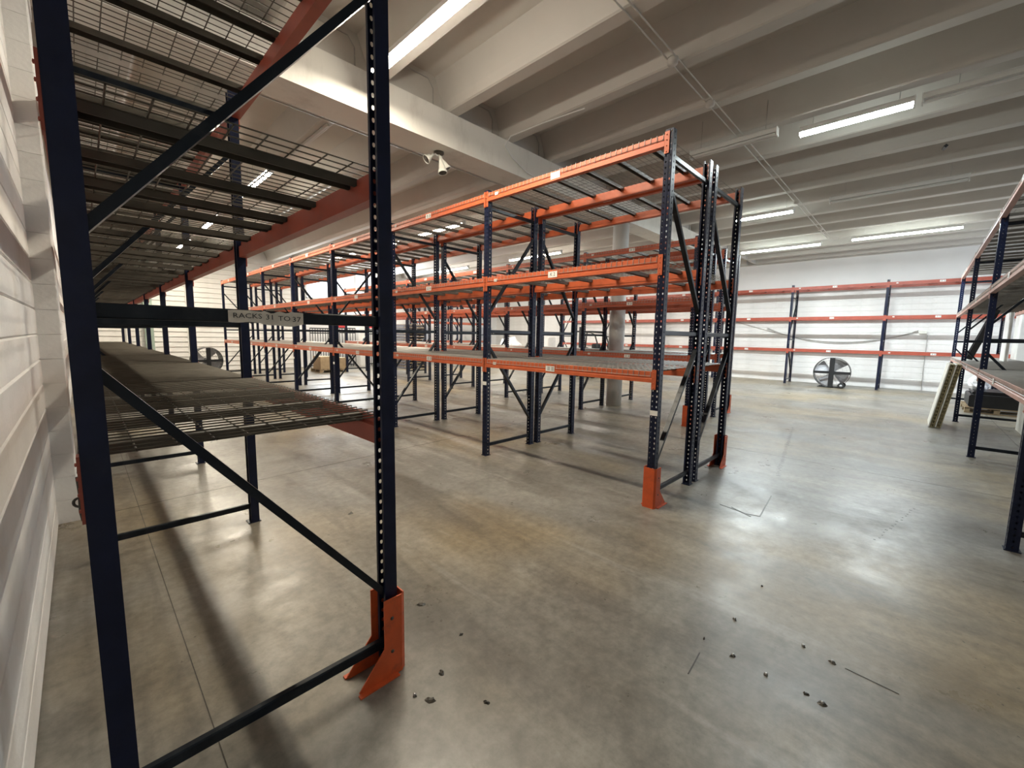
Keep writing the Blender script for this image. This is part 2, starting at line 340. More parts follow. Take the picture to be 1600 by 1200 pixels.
# ------------------------------------------------------------------ pallet racking kit
PITCH = .0508
def plate(m_, O, U, V, wu, nv, holes, n_thick=0, mi=0, z0=0):
    """perforated strip: width wu along U, nv cells of PITCH along V, holes = list of (u centre, ru, rv)"""
    O = Vector(O); U = Vector(U); V = Vector(V)
    if not holes:
        m_.add([O, O + U * wu, O + U * wu + V * nv * PITCH, O + V * nv * PITCH], [(0, 1, 2, 3)], mi); return
    hs = sorted(holes); cuts = []; x = 0
    bounds = []
    for i, (u, ru, rv) in enumerate(hs):
        lo = max(x, u - ru - .006); hi = min(wu, u + ru + .006); bounds.append((lo, hi)); 
        if lo > x: cuts.append((x, lo))
        x = hi
    if x < wu: cuts.append((x, wu))
    for a, b in cuts: m_.add([O + U * a, O + U * b, O + U * b + V * nv * PITCH, O + U * a + V * nv * PITCH], [(0, 1, 2, 3)], mi)
    for (u, ru, rv), (lo, hi) in zip(hs, bounds):
        for i in range(nv):
            c = O + V * ((i + .5) * PITCH)
            out = [c + U * a + V * b for a, b in ((lo, -PITCH / 2), (hi, -PITCH / 2), (hi, PITCH / 2), (lo, PITCH / 2))]
            inn = [c + U * (u + ru * sx) + V * (rv * sy) for sx, sy in ((-.45, -1), (.45, -1), (1, -.35), (1, .5), (.5, 1), (-.5, 1), (-1, .5), (-1, -.35))]
            m_.add(out + inn, [(0, 1, 5, 4), (1, 6, 5), (1, 2, 7, 6), (2, 8, 7), (2, 3, 9, 8), (3, 10, 9), (3, 0, 11, 10), (0, 4, 11)], mi)
def post_mesh(nv, W=.076, D=.070, sides=(-1, 1)):
    """open C upright: face on the -x side (at x=0), open towards +x, origin on the floor at the face centre"""
    m_ = MB(); z = (0, 0, 1); h = nv * PITCH
    plate(m_, (0, -W / 2, 0), (0, 1, 0), z, W, nv, [(W / 2 - .021, .0060, .0095), (W / 2 + .021, .0060, .0095)])
    for sd in (-1, 1): plate(m_, (0, sd * W / 2, 0), (1, 0, 0), z, D, nv, [(.036, .0065, .0095)] if sd in sides else [])
    # lips returning inwards, shallow stiffening groove down the face
    for sgn in (-1, 1):
        y = sgn * W / 2; m_.add([(D, y, 0), (D, y - sgn * .016, 0), (D, y - sgn * .016, h), (D, y, h)], [(0, 1, 2, 3)])
        m_.add([(D, y - sgn * .016, 0), (D - .008, y - sgn * .016, 0), (D - .008, y - sgn * .016, h), (D, y - sgn * .016, h)], [(0, 1, 2, 3)])
    m_.box(-.0025, 0, -.006, .006, 0, h)
    return m_.mesh('post', 'navy')
def beam_mesh(L, H, mat, T=.045):
    """step beam; outer face towards -x at x=-.012, runs 0..L along y, top at z=0"""
    m_ = MB(); s = .035
    P = [(-.012, -H), (-.012, -H + s), (-.002, -H + s + .006), (-.002, -.002), (.000, 0), (T - .018, 0), (T - .018, -.038), (T, -.040), (T, -H)]
    m_.prism(P, 0, L, 'y'); return m_.mesh('beam', mat)
def conn_mesh(mat, H):
    m_ = MB(); m_.box(-.010, -.003, 0, .040, -H - .065, .018); m_.box(-.010, .045, -.004, 0.0, -H - .065, .018)
    for zz in (-.01, -.055, -.105, -.155): m_.lathe([(.006, 0), (.006, .004), (0, .005)], (-.010, .02, zz), (-1, 0, 0), 6)
    return m_.mesh('beam_connector', mat)
def deck_mesh(Lw, D, r, mat, nseg, fall=True, step=.0605, cstep=.11, drop=.055):
    m_ = MB(); n = int(round((Lw - .02) / step)); st = (Lw - .02) / n
    for i in range(n + 1):
        y = .01 + i * st
        p = [(-.006, y, -drop), (-.006, y, .004), (D + .006, y, .004), (D + .006, y, -drop)] if fall else [(0, y, .004), (D, y, .004)]
        m_.tube(p, r, nseg, caps=False, sm=False)
    nc = int(round(D / cstep)); 
    for j in range(nc + 1):
        x = .02 + (D - .04) * j / nc; m_.tube([(x, .005, .004 - 2 * r * .9), (x, Lw - .005, .004 - 2 * r * .9)], r, nseg, caps=False, sm=False)
    if fall:
        for x in (-.006 - r, D + .006 + r): m_.tube([(x, .005, -drop + .008), (x, Lw - .005, -drop + .008)], r, nseg, caps=False, sm=False)
    return m_.mesh('wire_deck', mat)
def chan_mesh(D, mat, w=.048, h=.036):
    m_ = MB(); P = [(-w / 2, -h), (-w / 2, 0), (w / 2, 0), (w / 2, -h), (w / 2 - .004, -h), (w / 2 - .004, -.004), (-w / 2 + .004, -.004), (-w / 2 + .004, -h)]
    m_.prism(P, .03, D - .03, 'x'); return m_.mesh('support_channel', mat)
def guard_mesh():
    """column protector, bent plate open towards +x, splayed feet"""
    m_ = MB(); t = .006; W = .135; H = .40; D = .105
    m_.box(-.022 - t, -.022, -W / 2 + .014, W / 2 - .014, .0, H)
    for s in (-1, 1):
        y0, y1 = (W / 2 - t, W / 2) if s > 0 else (-W / 2, -W / 2 + t)
        P = [(-.008, 0), (.20, 0), (.215, .012), (D - .02, .16), (D - .02, H), (-.008, H)]
        m_.prism(P, y0, y1, 'y')
        ya = s * (W / 2 - .014); yb = s * (W / 2 - t / 2)
        m_.add([(-.025, ya, 0), (-.008, yb, 0), (-.008, yb, H), (-.025, ya, H)], [(0, 1, 2, 3)])
        m_.box(.02, .22, s * W / 2 - (.0 if s > 0 else .024), s * W / 2 + (.024 if s > 0 else .0), 0, .007)
        for zz in (.13, .30): m_.lathe([(.009, 0), (.009, .002), (0, .003)], (.045, s * W / 2, zz), (0, s, 0), 8, 1)
    return m_.mesh('post_guard', 'guard', 'chip')
def base_mesh():
    m_ = MB(); m_.box(-.010, .085, -.046, .046, 0, .008); m_.lathe([(.007, 0), (.007, .014), (0, .015)], (.04, .0, .008), (0, 0, 1), 6)
    return m_.mesh('base_plate', 'navy')
def label_mesh(txt, w_, h_):
    m_ = MB(); m_.box(-.0015, 0, -w_ / 2, w_ / 2, -h_ / 2, h_ / 2, 0)
    if txt:
        vs, fs = textmesh(txt, h_ * .78)
        # reads from the -x side: text x -> -y
        m_.add([(-.0022, -v[0], v[1]) for v in vs], fs, 1)
    else:
        for i in range(5):
            yy = -w_ * .38 + i * w_ * .17; m_.box(-.0022, -.0016, yy, yy + w_ * (.05 + .04 * (i % 3)), -h_ * .3, h_ * .32, 1)
    return m_.mesh('beam_label', 'label', 'ink')
def barcode_mesh(w_, h_):
    m_ = MB(); m_.box(-.0015, 0, -w_ / 2, w_ / 2, -h_ / 2, h_ / 2, 0)
    for i, (a, b) in enumerate(((-.42, -.10), (.02, .40))):
        for zz in (-.22, .02, .26): m_.box(-.0022, -.0016, a * w_, (b - .05 * (i + 1)) * w_, (zz - .05) * h_, (zz + .04) * h_, 1)
    return m_.mesh('beam_label', 'label', 'ink')
def plain_label():
    m_ = MB(); m_.box(-.0015, .0005, -.038, .038, -.024, .024, 0); return m_.mesh('post_label', 'label')
G = {}
def once(k, fn):
    if k not in G: G[k] = fn()
    return G[k]
BP = [(.40, 1.53), (1.93, 3.06)]    # brace ends (low side, high side) / (high, low)
def rack(name, label, cat, loc, rz, nb, bay, depth, nv, levels, flips, beam_mat='orange', BH=.105, guards=(), labels=(True, False),
         decks=None, dr=.0028, dn=3, deckmat='wire', tags=False, row0_beams=True, cross=False, group=None, ndeck=2, nch=3, strut_z=(.145, 1.705, 3.3), PD=.070, blind=False, chpos=None, chw=.048):
    root = thing(name, loc, label, cat, group, rz)
    H = nv * PITCH
    pm = once(('post', nv, PD, 0, blind), lambda: post_mesh(nv, D=PD, sides=(1,) if blind else (-1, 1))); pm1 = once(('post', nv, PD, 1, blind), lambda: post_mesh(nv, D=PD, sides=(-1,) if blind else (-1, 1))); bs = once('base', base_mesh)
    Lb = bay - .076; bm = once(('beam', bay, BH, beam_mat), lambda: beam_mesh(Lb, BH, beam_mat)); cm_ = once(('conn', BH, beam_mat), lambda: conn_mesh(beam_mat, BH))
    Ld = Lb / ndeck - .012; dm = once(('deck', round(Ld, 3), depth, dr, deckmat), lambda: deck_mesh(Ld, depth, dr, deckmat, dn)); chm = 'channel' if deckmat == 'wiredark' else 'channellight'; ch = once(('ch', depth, chw), lambda: chan_mesh(depth, chm, chw))
    bml = once('lab_bc', lambda: barcode_mesh(.13, .062)); tgl = once('lab_tag', lambda: barcode_mesh(.055, .035)); ptag = once('ptag', plain_label)
    def strutm():
        m_ = MB(); m_.bevbox(.03, depth - .03, -.016, .016, -.023, .023, .005, 'x'); return m_.mesh('strut', 'brace')
    sm_ = once(('strut', depth), strutm)
    def bracem(z0, z1):
        m_ = MB(); m_.bar((.045, 0, z0), (depth - .045, 0, z1), .030, .046, up=(0, 1, 0)); 
        for x, z in ((.045, z0), (depth - .045, z1)): m_.lathe([(.010, 0), (.010, .006), (0, .007)], (x, -.020, z), (0, -1, 0), 8)
        return m_.mesh('diagonal_brace', 'brace')
    for k in range(nb + 1):
        y = k * bay
        p0 = link('post', pm, root, (0, y, .008)); link('base_plate', bs, p0, (0, 0, -.008))
        p1 = link('post', pm1, root, (depth, y, .008), PI); link('base_plate', bs, p1, (0, 0, -.008))
        if tags:
            o = link('post_label', ptag, p0, (-.003, 0, 1.0 if k else .93)); o['label'] = 'white label'
        for z in strut_z:
            if z < H - .05: link('strut', sm_, root, (0, y, z))
        fl_ = flips[k] if k < len(flips) else flips[-1]
        a, b = BP
        if fl_ == 2: zz = [(b[0], b[1])]
        elif not fl_: zz = [(a[0], a[1]), (b[1], b[0])]
        else: zz = [(a[1], a[0]), (b[0], b[1])]
        for z0, z1 in zz:
            if max(z0, z1) < H: link('diagonal_brace', once(('br', depth, z0, z1), lambda: bracem(z0, z1)), root, (0, y, 0))
        for (gk, side) in guards:
            if gk == k: link('post_guard', once('guard', guard_mesh), root, (0 if side == 0 else depth, y, 0), 0 if side == 0 else PI)
    for k in range(nb):
        y = k * bay + .038
        for li, zt in enumerate(levels):
            for side in (0, 1):
                if side == 0 and not row0_beams: continue
                if side == 0: b_ = link('beam', bm, root, (0, y, zt)); c1 = (0, 0, 0); 
                else: b_ = link('beam', bm, root, (depth, y + Lb, zt), PI)
                link('beam_connector', cm_, b_, (0, -.040, 0)); c = link('beam_connector', cm_, b_, (0, Lb + .040, 0)); c.scale = (1, -1, 1)
                if labels[side]:
                    mid = bml
                    if side == 0 and name == 'pallet_rack' and tags and k == 0 and li > 0: mid = once('l%d' % li, lambda: label_mesh({1: 'K 2', 2: '1 1'}[li], .13, .068))
                    link('beam_label', mid, b_, (-.013, Lb * .53 if side == 0 else Lb * .5, -BH * .5))['label'] = 'white label'
                    link('beam_label', tgl, b_, (-.013, Lb * .93 if side == 0 else Lb * .08, -BH * .42))['label'] = 'small white label'
            if decks is None or li in decks:
                for d in range(ndeck):
                    dk = link('wire_deck', dm, root, (0, y + .006 + d * (Ld + .012), zt + .003))
                    for cy in (chpos[d] if chpos else [Ld * (c + .5) / nch for c in range(nch)]): link('support_channel', ch, dk, (0, cy, -.004))
            if cross and li in cross:
                for c in range(4): link('cross_bar', ch, root, (0, y + Lb * (c + .7) / 4.2, zt - .004))
    return root
LV = [1.335, 2.405, 3.475]
NVC = 69
NN = [0]
rack('pallet_rack', 'long orange and navy pallet rack in the middle, row facing the near aisle', 'pallet rack', (3.80, 1.778, 0), 0, 7, 2.422, .985, NVC, LV,
     [0, 1, 0, 1, 0, 0, 0, 0], guards=((0, 0),), labels=(True, True), tags=True, dr=.0033)
rack('pallet_rack', 'long orange and navy pallet rack standing back to back behind the middle near row', 'pallet rack', (4.885, 1.778, 0), 0, 7, 2.422, .965, NVC, LV,
     [0], guards=((0, 1),), labels=(True, False), dr=.0033)
rack('pallet_rack', 'orange and navy pallet rack in the next block behind, row before the round column', 'pallet rack', (7.92, 3.07, 0), 0, 6, 2.422, .957, NVC, LV,
     [0], guards=((0, 0),), labels=(True, True), dr=.003, beam_mat='mid')
rack('pallet_rack', 'orange and navy pallet rack in the next block behind, row beyond the round column', 'pallet rack', (9.37, 3.07, 0), 0, 6, 2.422, .957, NVC, LV,
     [0], guards=((0, 1),), labels=(False, False), dr=.003, beam_mat='mid')
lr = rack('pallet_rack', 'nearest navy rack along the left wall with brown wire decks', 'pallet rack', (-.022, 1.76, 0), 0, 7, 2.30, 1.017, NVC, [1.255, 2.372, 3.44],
     [1, 2, 2, 1], beam_mat='darkorange', BH=.125, guards=((0, 1),), labels=(False, False), dr=.0032, dn=5, PD=.062, blind=True, deckmat='wiredark', chw=.072, chpos=[(.21, .70), (.05, .36, .85)])  # beam shade painted in by the darker orange
m_ = MB(); m_.ring((-.012, .05, 1.12), (.3, 1, 0), .014, .004, 14, 5); m_.tube([(-.012, .05, 1.20), (-.010, .05, 1.15), (-.012, .05, 1.09), (-.008, .05, 1.06)], .005, 6); link('safety_hook', m_.mesh('safety_hook', 'chip'), lr)
rack('pallet_rack', 'deckless orange beam rack against the white far side wall behind the drum fan', 'pallet rack', (19.2, -4.498, 0), 0, 7, 2.733, .93, 74, [1.35, 2.56, 3.68],
     [1], decks=(), cross=(2,), labels=(True, False), beam_mat='darkorange')
rack('pallet_rack', 'navy rack at the right edge with pale pinkish beams and grey decks', 'pallet rack', (5.14, -.64, 0), -PI / 2, 3, 3.888, 1.0, NVC, [1.285, 2.465, 3.49],
     [1], beam_mat='pink', BH=.105, labels=(True, False), dr=.003, ndeck=3)
rack('pallet_rack', 'short orange rack far off against the end wall', 'pallet rack', (13.0, 20.6, 0), -PI / 2, 2, 2.6, .95, NVC, LV,
     [0], labels=(True, False), dr=.003, beam_mat='mid')
# card sign taped to the mid strut of the nearest end frame
m_ = MB(); n = 24; w_ = .248; vs = []; fs = []
for i in range(n + 1):
    u = i / n; x = w_ * u
    top = .021 + .002 * math.sin(u * 9) + (.004 * math.sin(u * 31) if u > .42 and u < .85 else 0)
    bot = -.020 - .011 * max(0, math.sin((u - .38) * 4.6)) - .002 * math.sin(u * 17)
    off = -.0015 - .003 * abs(math.sin(u * 7.3))
    vs += [(x, off, bot), (x, off, top), (x, off + .0012, bot), (x, off + .0012, top)]
for i in range(n):
    a = i * 4; b = a + 4; fs += [(a, b, b + 1, a + 1), (a + 2, a + 3, b + 3, b + 2), (a + 1, b + 1, b + 3, a + 3), (a, a + 2, b + 2, b)]
m_.add(vs, fs)
sg = link('sign', m_.mesh('sign', 'signpaper'), lr, (.39, -.017, 1.703)); sg['label'] = 'torn card sign RACKS 31 TO 37'
m_ = MB()
for txt, cx, sz, dz in (('RACKS', .058, .025, .0025), ('31', .130, .026, .0005), ('TO', .179, .026, -.0025), ('37', .222, .027, -.0045)):
    v_, f_ = textmesh(txt, sz); m_.add([(cx + p[0] * 1.2, -.0072, p[1] + dz) for p in v_], f_)
link('lettering', m_.mesh('lettering', 'ink'), sg)

# ------------------------------------------------------------------ fluorescent fixtures
def fixture(x, y0, L, z, lit, col, label, tilt=0, ntube=2):
    root = thing('ceiling_light', (x, y0, z), label, 'ceiling light', None, 0, (tilt, 0, 0))
    m_ = MB(); P = [(-.055, .0), (-.055, .045), (-.035, .075), (.035, .075), (.055, .045), (.055, .0)]; m_.prism(P, 0, L, 'y'); link('housing', m_.mesh('housing', 'white'), root)
    m_ = MB(); m_.box(-.06, .06, -.012, 0, -.045, .075); link('end_cap', m_.mesh('end_cap', 'white'), root); link('end_cap', m_.mesh('end_cap', 'white'), root, (0, L + .012, 0))
    for s in ((-.03, .03) if ntube == 2 else (0,)):
        m_ = MB(); m_.tube([(s, .01, -.022), (s, L - .01, -.022)], .019, 10, caps=True); link('tube', m_.mesh('tube', ('tube_warm' if col != COOL else 'tube_cool') if lit else 'tube_off'), root)
    for yy in (.12 * L, .88 * L):
        m_ = MB(); m_.tube([(0, yy, .07), (0, yy, ZR - z + .43)], .004, 5); link('hanger', m_.mesh('hanger', 'greyconduit'), root)
    if lit: area('tube_light', (0, L / 2, -.05), (0, 0, 0), .09, L * .96, TUBE_W * L / 1.2 * lit, col, root)
    return root
ZL = 4.60
fx = [
 (2.55, 2.35, 2.40, 1, WARM, 'bright long fluorescent fixture at the top edge beside the near navy post'),
 (2.66, 8.85, 1.22, 1, WARM, 'lit fluorescent fixture above the left rack, first beyond the girder'),
 (2.66, 10.15, 1.22, 1, WARM, 'lit fluorescent fixture above the left rack, second beyond the girder'),
 (2.72, 13.1, 1.9, 1, WARM, 'lit fluorescent fixture furthest down above the left rack'),
 (7.30, 8.95, 2.2, 1, WARM, 'lit fluorescent fixture seen through the middle rack top deck'),
 (7.36, 12.2, 1.22, 1, WARM, 'small lit fluorescent fixture beyond the one over the middle rack'),
 (7.15, 1.75, 1.20, 0, COOL, 'unlit white fluorescent fixture above the end of the middle rack'),
 (11.95, 9.3, 2.5, 1, WARM, 'lit fluorescent fixture glaring behind the paired middle posts'),
 (13.0, 16.9, 1.22, 1, WARM, 'small lit fluorescent fixture far off near the high windows'),
 (11.55, 2.36, 1.22, 1, COOL, 'lit fluorescent fixture right of the middle rack, level with its top'),
 (11.3, -.35, 2.0, 0, COOL, 'unlit fluorescent strip against a rib in front of the far wall'),
 (15.8, -.50, 2.2, 2.1, COOL, 'lit fluorescent fixture in front of the far side wall, right one of two'),
 (15.9, 2.45, 2.2, 2.1, COOL, 'lit fluorescent fixture in front of the far side wall, left one of two'),
 (7.3, 15.2, 2.4, 1, WARM, 'added lit fluorescent fixture over the far end of the middle rack'),  # this fixture and the next four are added to brighten the far end
 (12.0, 14.4, 2.4, 1, NEUT, 'added lit fluorescent fixture far back beyond the pallet stack'),
 (16.0, 9.2, 2.4, 1, NEUT, 'added lit fluorescent fixture above the forklift'),
 (16.0, 15.4, 2.4, 1, NEUT, 'added lit fluorescent fixture above the wrapped goods'),
 (2.7, 17.2, 2.4, 1, WARM, 'added lit fluorescent fixture at the far end of the left aisle'),
]
for x, y, L, lit, col, lab in fx: fixture(x, y, L, ZL, lit, col, lab)
fixture(7.40, .33, 1.18, 4.60, 1, COOL, 'lit cool fluorescent fixture hanging alone at upper right')
fixture(7.40, -2.2, 2.45, 4.60, 0, COOL, 'dark strip fixture continuing the upper right light out of frame', ntube=1)

# ------------------------------------------------------------------ ceiling services
def pipe_run(label, pts, r=.012, mat='greyconduit', cat='conduit', n=6, name='conduit'):
    m_ = MB(); m_.tube(pts, r, n); o = link(name, m_.mesh(name, mat)); return tag(o, label, cat)
t = thing('conduit_run', (3.0, 2.25, ZR), 'pair of thin conduits crossing under the ribs with round junction boxes', 'conduit')
for dy in (0, .09):
    m_ = MB(); m_.tube([(0, dy, -.010), (13.6, dy, -.010)], .009, 6); link('pipe', m_.mesh('pipe', 'ceil'), t)
for xx in (1.88, 3.05, 8.5, 11.6):
    m_ = MB(); m_.lathe([(0, -.07), (.055, -.065), (.06, -.02), (.06, 0), (0, 0)], (xx, .045, 0), (0, 0, 1), 12); link('junction_box', m_.mesh('junction_box', 'ceil'), t)
pipe_run('thin conduit fixed along the far lower edge of the main girder', [(X0 + .02, GB + .02, 4.34), (3.4, GB + .02, 4.34), (3.66, GB + .02, 4.34), (3.76, GB - .03, 4.31)], .010)
pipe_run('second thin conduit crossing the ribs just beyond the girder', [(X0 + .02, 6.6, ZR - .012), (9.5, 6.6, ZR - .012)], .010)
pipe_run('white cord looping from a rib down over the girder face', [(5.05, 3.6, ZR - .02), (4.97, 4.3, ZR - .02), (4.93, 4.9, ZR - .03), (4.98, GA - .02, ZR - .10), (5.15, GA - .02, 4.55), (5.5, GA - .02, 4.42), (6.2, GA - .02, 4.36)], .009, 'white', 'cable')
pipe_run('dark conduit following the side of a rib overhead', [(3.86 + .30, Y0 + .5, ZR + .18), (3.86 + .30, GA + .09, ZR + .18)], .012)
pipe_run('steel conduit hanging below the ribs beyond the left rack', [(3.955, 9.0, ZR - .02), (3.955, 20.9, ZR - .02)], .02)
pipe_run('white pipe running just under the ribs over the left aisle', [(2.83, 6.7, ZR - .024), (2.83, 21.1, ZR - .024)], .025, 'ceil')
# triple spotlight under the girder
t = thing('spotlight', (3.88, 5.34, 4.32), 'white three-headed spotlight fixed under the main girder', 'spotlight')
m_ = MB(); m_.lathe([(0, 0), (.075, 0), (.075, -.022), (.06, -.035), (0, -.035)], (0, 0, 0), (0, 0, 1), 18); link('mounting_plate', m_.mesh('mounting_plate', 'channel'), t)
m_ = MB(); m_.tube([(-.07, 0, -.045), (.0, .01, -.05), (.07, 0, -.045)], .012, 8); m_.tube([(0, 0, -.03), (0, 0, -.06)], .015, 8); link('arm', m_.mesh('arm', 'cream'), t)
for (px_, py_, pz_, dx, dy, dz) in ((.03, .0, -.06, .45, -.35, -1.0), (.0, -.03, -.06, -.02, -.35, -1.25), (-.08, .02, -.05, -.9, .2, -.75)):
    d = Vector((dx, dy, dz)).normalized(); c = Vector((px_, py_, pz_)) ; ll = .27 if dz < -1.2 else .19
    if dz > -.9: ll = .15
    hd = MB(); hd.lathe([(0, 0), (.018, .004), (.020, .05), (.036, ll * .45), (.050, ll * .75), (.066, ll * .9), (.068, ll), (.060, ll + .002), (.058, ll - .008)], c, d, 18); h_ = link('lamp_head', hd.mesh('lamp_head', 'cream'), t)
    hd = MB(); hd.lathe([(.058, ll - .010), (.03, ll - .004), (0, ll - .002)], c, d, 18); link('lens', hd.mesh('lens', 'darkglass'), h_)
pipe_run('small dark speaker box stuck on a rib at upper right', [(9.8, .0, ZR - .02), (9.95, .02, ZR - .02)], .03, 'black', 'ceiling bracket', 4, 'ceiling_bracket')

# ------------------------------------------------------------------ drum fans
def drum_fan(loc, rz, label, R=.52, blades_front=True):
    t = thing('drum_fan', loc, label, 'fan', None, rz)
    D = .34; c = Vector((0, 0, R + .02))
    m_ = MB(); m_.lathe([(R - .004, -D / 2), (R, -D / 2), (R + .012, -D / 2 - .004), (R + .012, -D / 2 + .01), (R, -D / 2 + .02), (R, D / 2), (R - .004, D / 2), (R - .004, -D / 2)], c, (1, 0, 0), 48); link('drum', m_.mesh('drum', 'black'), t)
    m_ = MB()
    for f_ in (.22, .42, .62, .82): m_.ring(c + Vector((-D / 2, 0, 0)), (1, 0, 0), R * f_, .003, 40, 4)
    for i in range(28):
        a = 2 * PI * i / 28; m_.tube([c + Vector((-D / 2, math.cos(a) * .06, math.sin(a) * .06)), c + Vector((-D / 2, math.cos(a) * R, math.sin(a) * R))], .003, 4, caps=False)
    tag(link('guard_grille', m_.mesh('guard_grille', 'fanmetal'), t), kind='stuff')
    m_ = MB(); m_.box(-D / 2 - .015, -D / 2 + .0, -.075, .075, .03, 2 * R + .01); m_.box(-D / 2 - .012, -D / 2 + .0, -R, R, c.z - .045, c.z + .045); link('cross_brace', m_.mesh('cross_brace', 'black'), t)
    for i in range(4):
        a0 = 2 * PI * i / 4 + .5; m_ = MB(); vs = []
        for j in range(7):
            u = j / 6
            for r_ in (.09, .25, R - .03):
                a = a0 + (u - .5) * (1.0 if r_ < .2 else .95); vs.append(c + Vector(((u - .5) * .16 * (r_ / R + .4), math.cos(a) * r_, math.sin(a) * r_)))
        m_.add(vs, [(j * 3 + q, j * 3 + q + 1, j * 3 + q + 4, j * 3 + q + 3) for j in range(6) for q in (0, 1)], 0, True); link('fan_blade', m_.mesh('fan_blade', 'galv'), t)
    m_ = MB(); m_.lathe([(0, -.08), (.09, -.08), (.1, -.05), (.1, .12), (0, .14)], c, (1, 0, 0), 20); link('motor', m_.mesh('motor', 'black'), t)
    m_ = MB(); m_.tube([(-.16, -R * .75, .16), (-.16, -R * .55, .03), (-.16, R * .7, .03)], .016, 6); m_.tube([(.16, -R * .75, .16), (.16, -R * .55, .03), (.16, R * .7, .03)], .016, 6); m_.tube([(-.16, -R * .55, .03), (.16, -R * .55, .03)], .016, 6); link('stand', m_.mesh('stand', 'black'), t)
    for s in (-.19, .19):
        m_ = MB(); m_.lathe([(0, -.025), (.085, -.025), (.1, -.015), (.1, .015), (.085, .025), (0, .025)], (s, -R * .58, .1), (1, 0, 0), 24); wq = link('wheel', m_.mesh('wheel', 'rubber'), t)
        m_ = MB(); m_.lathe([(0, -.030), (.04, -.030), (.045, .0), (.04, .03), (0, .03)], (s, -R * .58, .1), (1, 0, 0), 16); link('wheel_hub', m_.mesh('wheel_hub', 'galv'), wq)
    return t
drum_fan((18.85, 2.2, 0), 0, 'big round drum fan on wheels before the white far side wall', .53)
drum_fan((3.35, 19.6, 0), PI / 2 + .25, 'dark drum fan far down the left aisle behind the left rack', .50)
# ------------------------------------------------------------------ far side wall fittings
t = thing('wall_box', (X1 - .03, -.02, 2.02), 'small white junction box on the far side wall with a drooping cable', 'junction box')
m_ = MB(); m_.bevbox(-.05, .03, -.09, .09, -.06, .06, .015, 'y'); link('box_body', m_.mesh('box_body', 'cream'), t)
m_ = MB(); m_.tube([(0, -.12, -.1), (.01, -.12, -1.2), (.01, -.14, -2.0)], .012, 6); link('drop_cable', m_.mesh('drop_cable', 'greyconduit'), t)
for dz, q in ((0, .62), (.05, .5)):
    m_ = MB(); m_.tube([(.0, .12 + 4.6 * u, .06 - dz - 4 * q * 1.1 * u * (1 - u) * .8 + .1 * u) for u in [i / 16 for i in range(17)]], .011, 5); link('hanging_cable', m_.mesh('hanging_cable', 'greyconduit'), t)
pipe_run('thin cable sloping down the far side wall behind the drum fan rack', [(X1 - .02, 7.6, 2.95), (X1 - .02, 4.3, 1.95), (X1 - .02, 3.9, 1.85)], .012, 'greyconduit', 'cable')
t = thing('wall_heater', (X1 - .36, 8.1, 4.0), 'white boxed wall unit high on the far side wall beside rack ends', 'wall unit')
m_ = MB(); m_.bevbox(-.25, .35, -.4, .4, 0, .55, .03, 'y'); link('casing', m_.mesh('casing', 'white'), t)
m_ = MB(); m_.tube([(0, -.4, .1), (0, -.75, .1), (0, -.85, .0), (0, -.85, -.35)], .07, 10); link('duct', m_.mesh('duct', 'white'), t)
m_ = MB()
for i in range(5): m_.box(-.262, -.25, -.34, .34, .08 + i * .09, .11 + i * .09)
link('louvre', m_.mesh('louvre', 'black'), t)

# ------------------------------------------------------------------ loose things by the right rack
def pallet_parts(t, L=1.2, W=1.0, mat='wood', H=.144, boards=7, name='slat'):
    for i in range(boards):
        m_ = MB(); x = (L - .1) * i / (boards - 1); m_.box(x, x + .095, 0, W, H - .022, H); link(name, m_.mesh(name, mat), t)
    for i in (0, boards // 2, boards - 1):
        m_ = MB(); x = (L - .1) * i / (boards - 1); m_.box(x, x + .095, 0, W, 0, .022); link(name, m_.mesh(name, mat), t)
    for j in range(3):
        m_ = MB(); y = (W - .09) * j / 2
        for i in range(3): x = (L - .14) * i / 2; m_.box(x, x + .14, y, y + .09, .022, H - .022)
        m_.box(0, L, y, y + .09, H - .04, H - .022); link('stringer', m_.mesh('stringer', mat), t)
# plastic grid pallets leaning against the right rack front
def grid_pallet(loc, rot, label, k):
    t = thing('plastic_pallet', loc, label, 'pallet', 'leaning plastic pallets', 0, rot)
    L, W, H = 1.26, 1.0, .085
    m_ = MB(); m_.bevbox(0, L, 0, W, H - .02, H, .004, 'x'); link('top_deck', m_.mesh('top_deck', 'cream'), t)
    m_ = MB()
    for i in range(19): x = (L - .016) * i / 18; m_.box(x, x + .016, 0, W, .012, H - .02)
    for j in range(9): y = .04 + (W - .096) * j / 8; m_.box(0, L, y, y + .016, .03, H - .02)
    tag(link('rib_grid', m_.mesh('rib_grid', 'yellow'), t), kind='stuff')
    for j in range(3): m_ = MB(); y = (W - .12) * j / 2; m_.box(0, L, y, y + .12, 0, .018); link('runner', m_.mesh('runner', 'yellow'), t)
th = math.radians(-64)
grid_pallet((11.66, -.20 - .13, .012), (0, 0, 0), 'cream plastic pallet leaning on the right rack, outer of the pair', 0)
grid_pallet((11.66, -.34 - .13, .012), (0, 0, 0), 'yellowish grid plastic pallet leaning on the right rack, inner of the pair', 1)
for o, dy in zip([o for o in COL.objects if o.name.startswith('plastic_pallet')], (0, -.092)):
    # stand on the long edge, top deck facing the aisle, leaning back against the rack
    lean = math.radians(8)
    R_ = Matrix.Rotation(lean, 4, 'X') @ Matrix(((0, -1, 0, 0), (0, 0, 1, 0), (1, 0, 0, 0), (0, 0, 0, 1))).to_4x4()
    # local x -> up, local y -> -x?, local z -> +y (towards aisle)
    R_ = Matrix.Rotation(lean, 4, 'X') @ Matrix(((0, 1, 0, 0), (0, 0, 1, 0), (1, 0, 0, 0), (0, 0, 0, 1)))
    o.rotation_euler = R_.to_euler(); o.location = (11.62, -.335 + dy, .001)

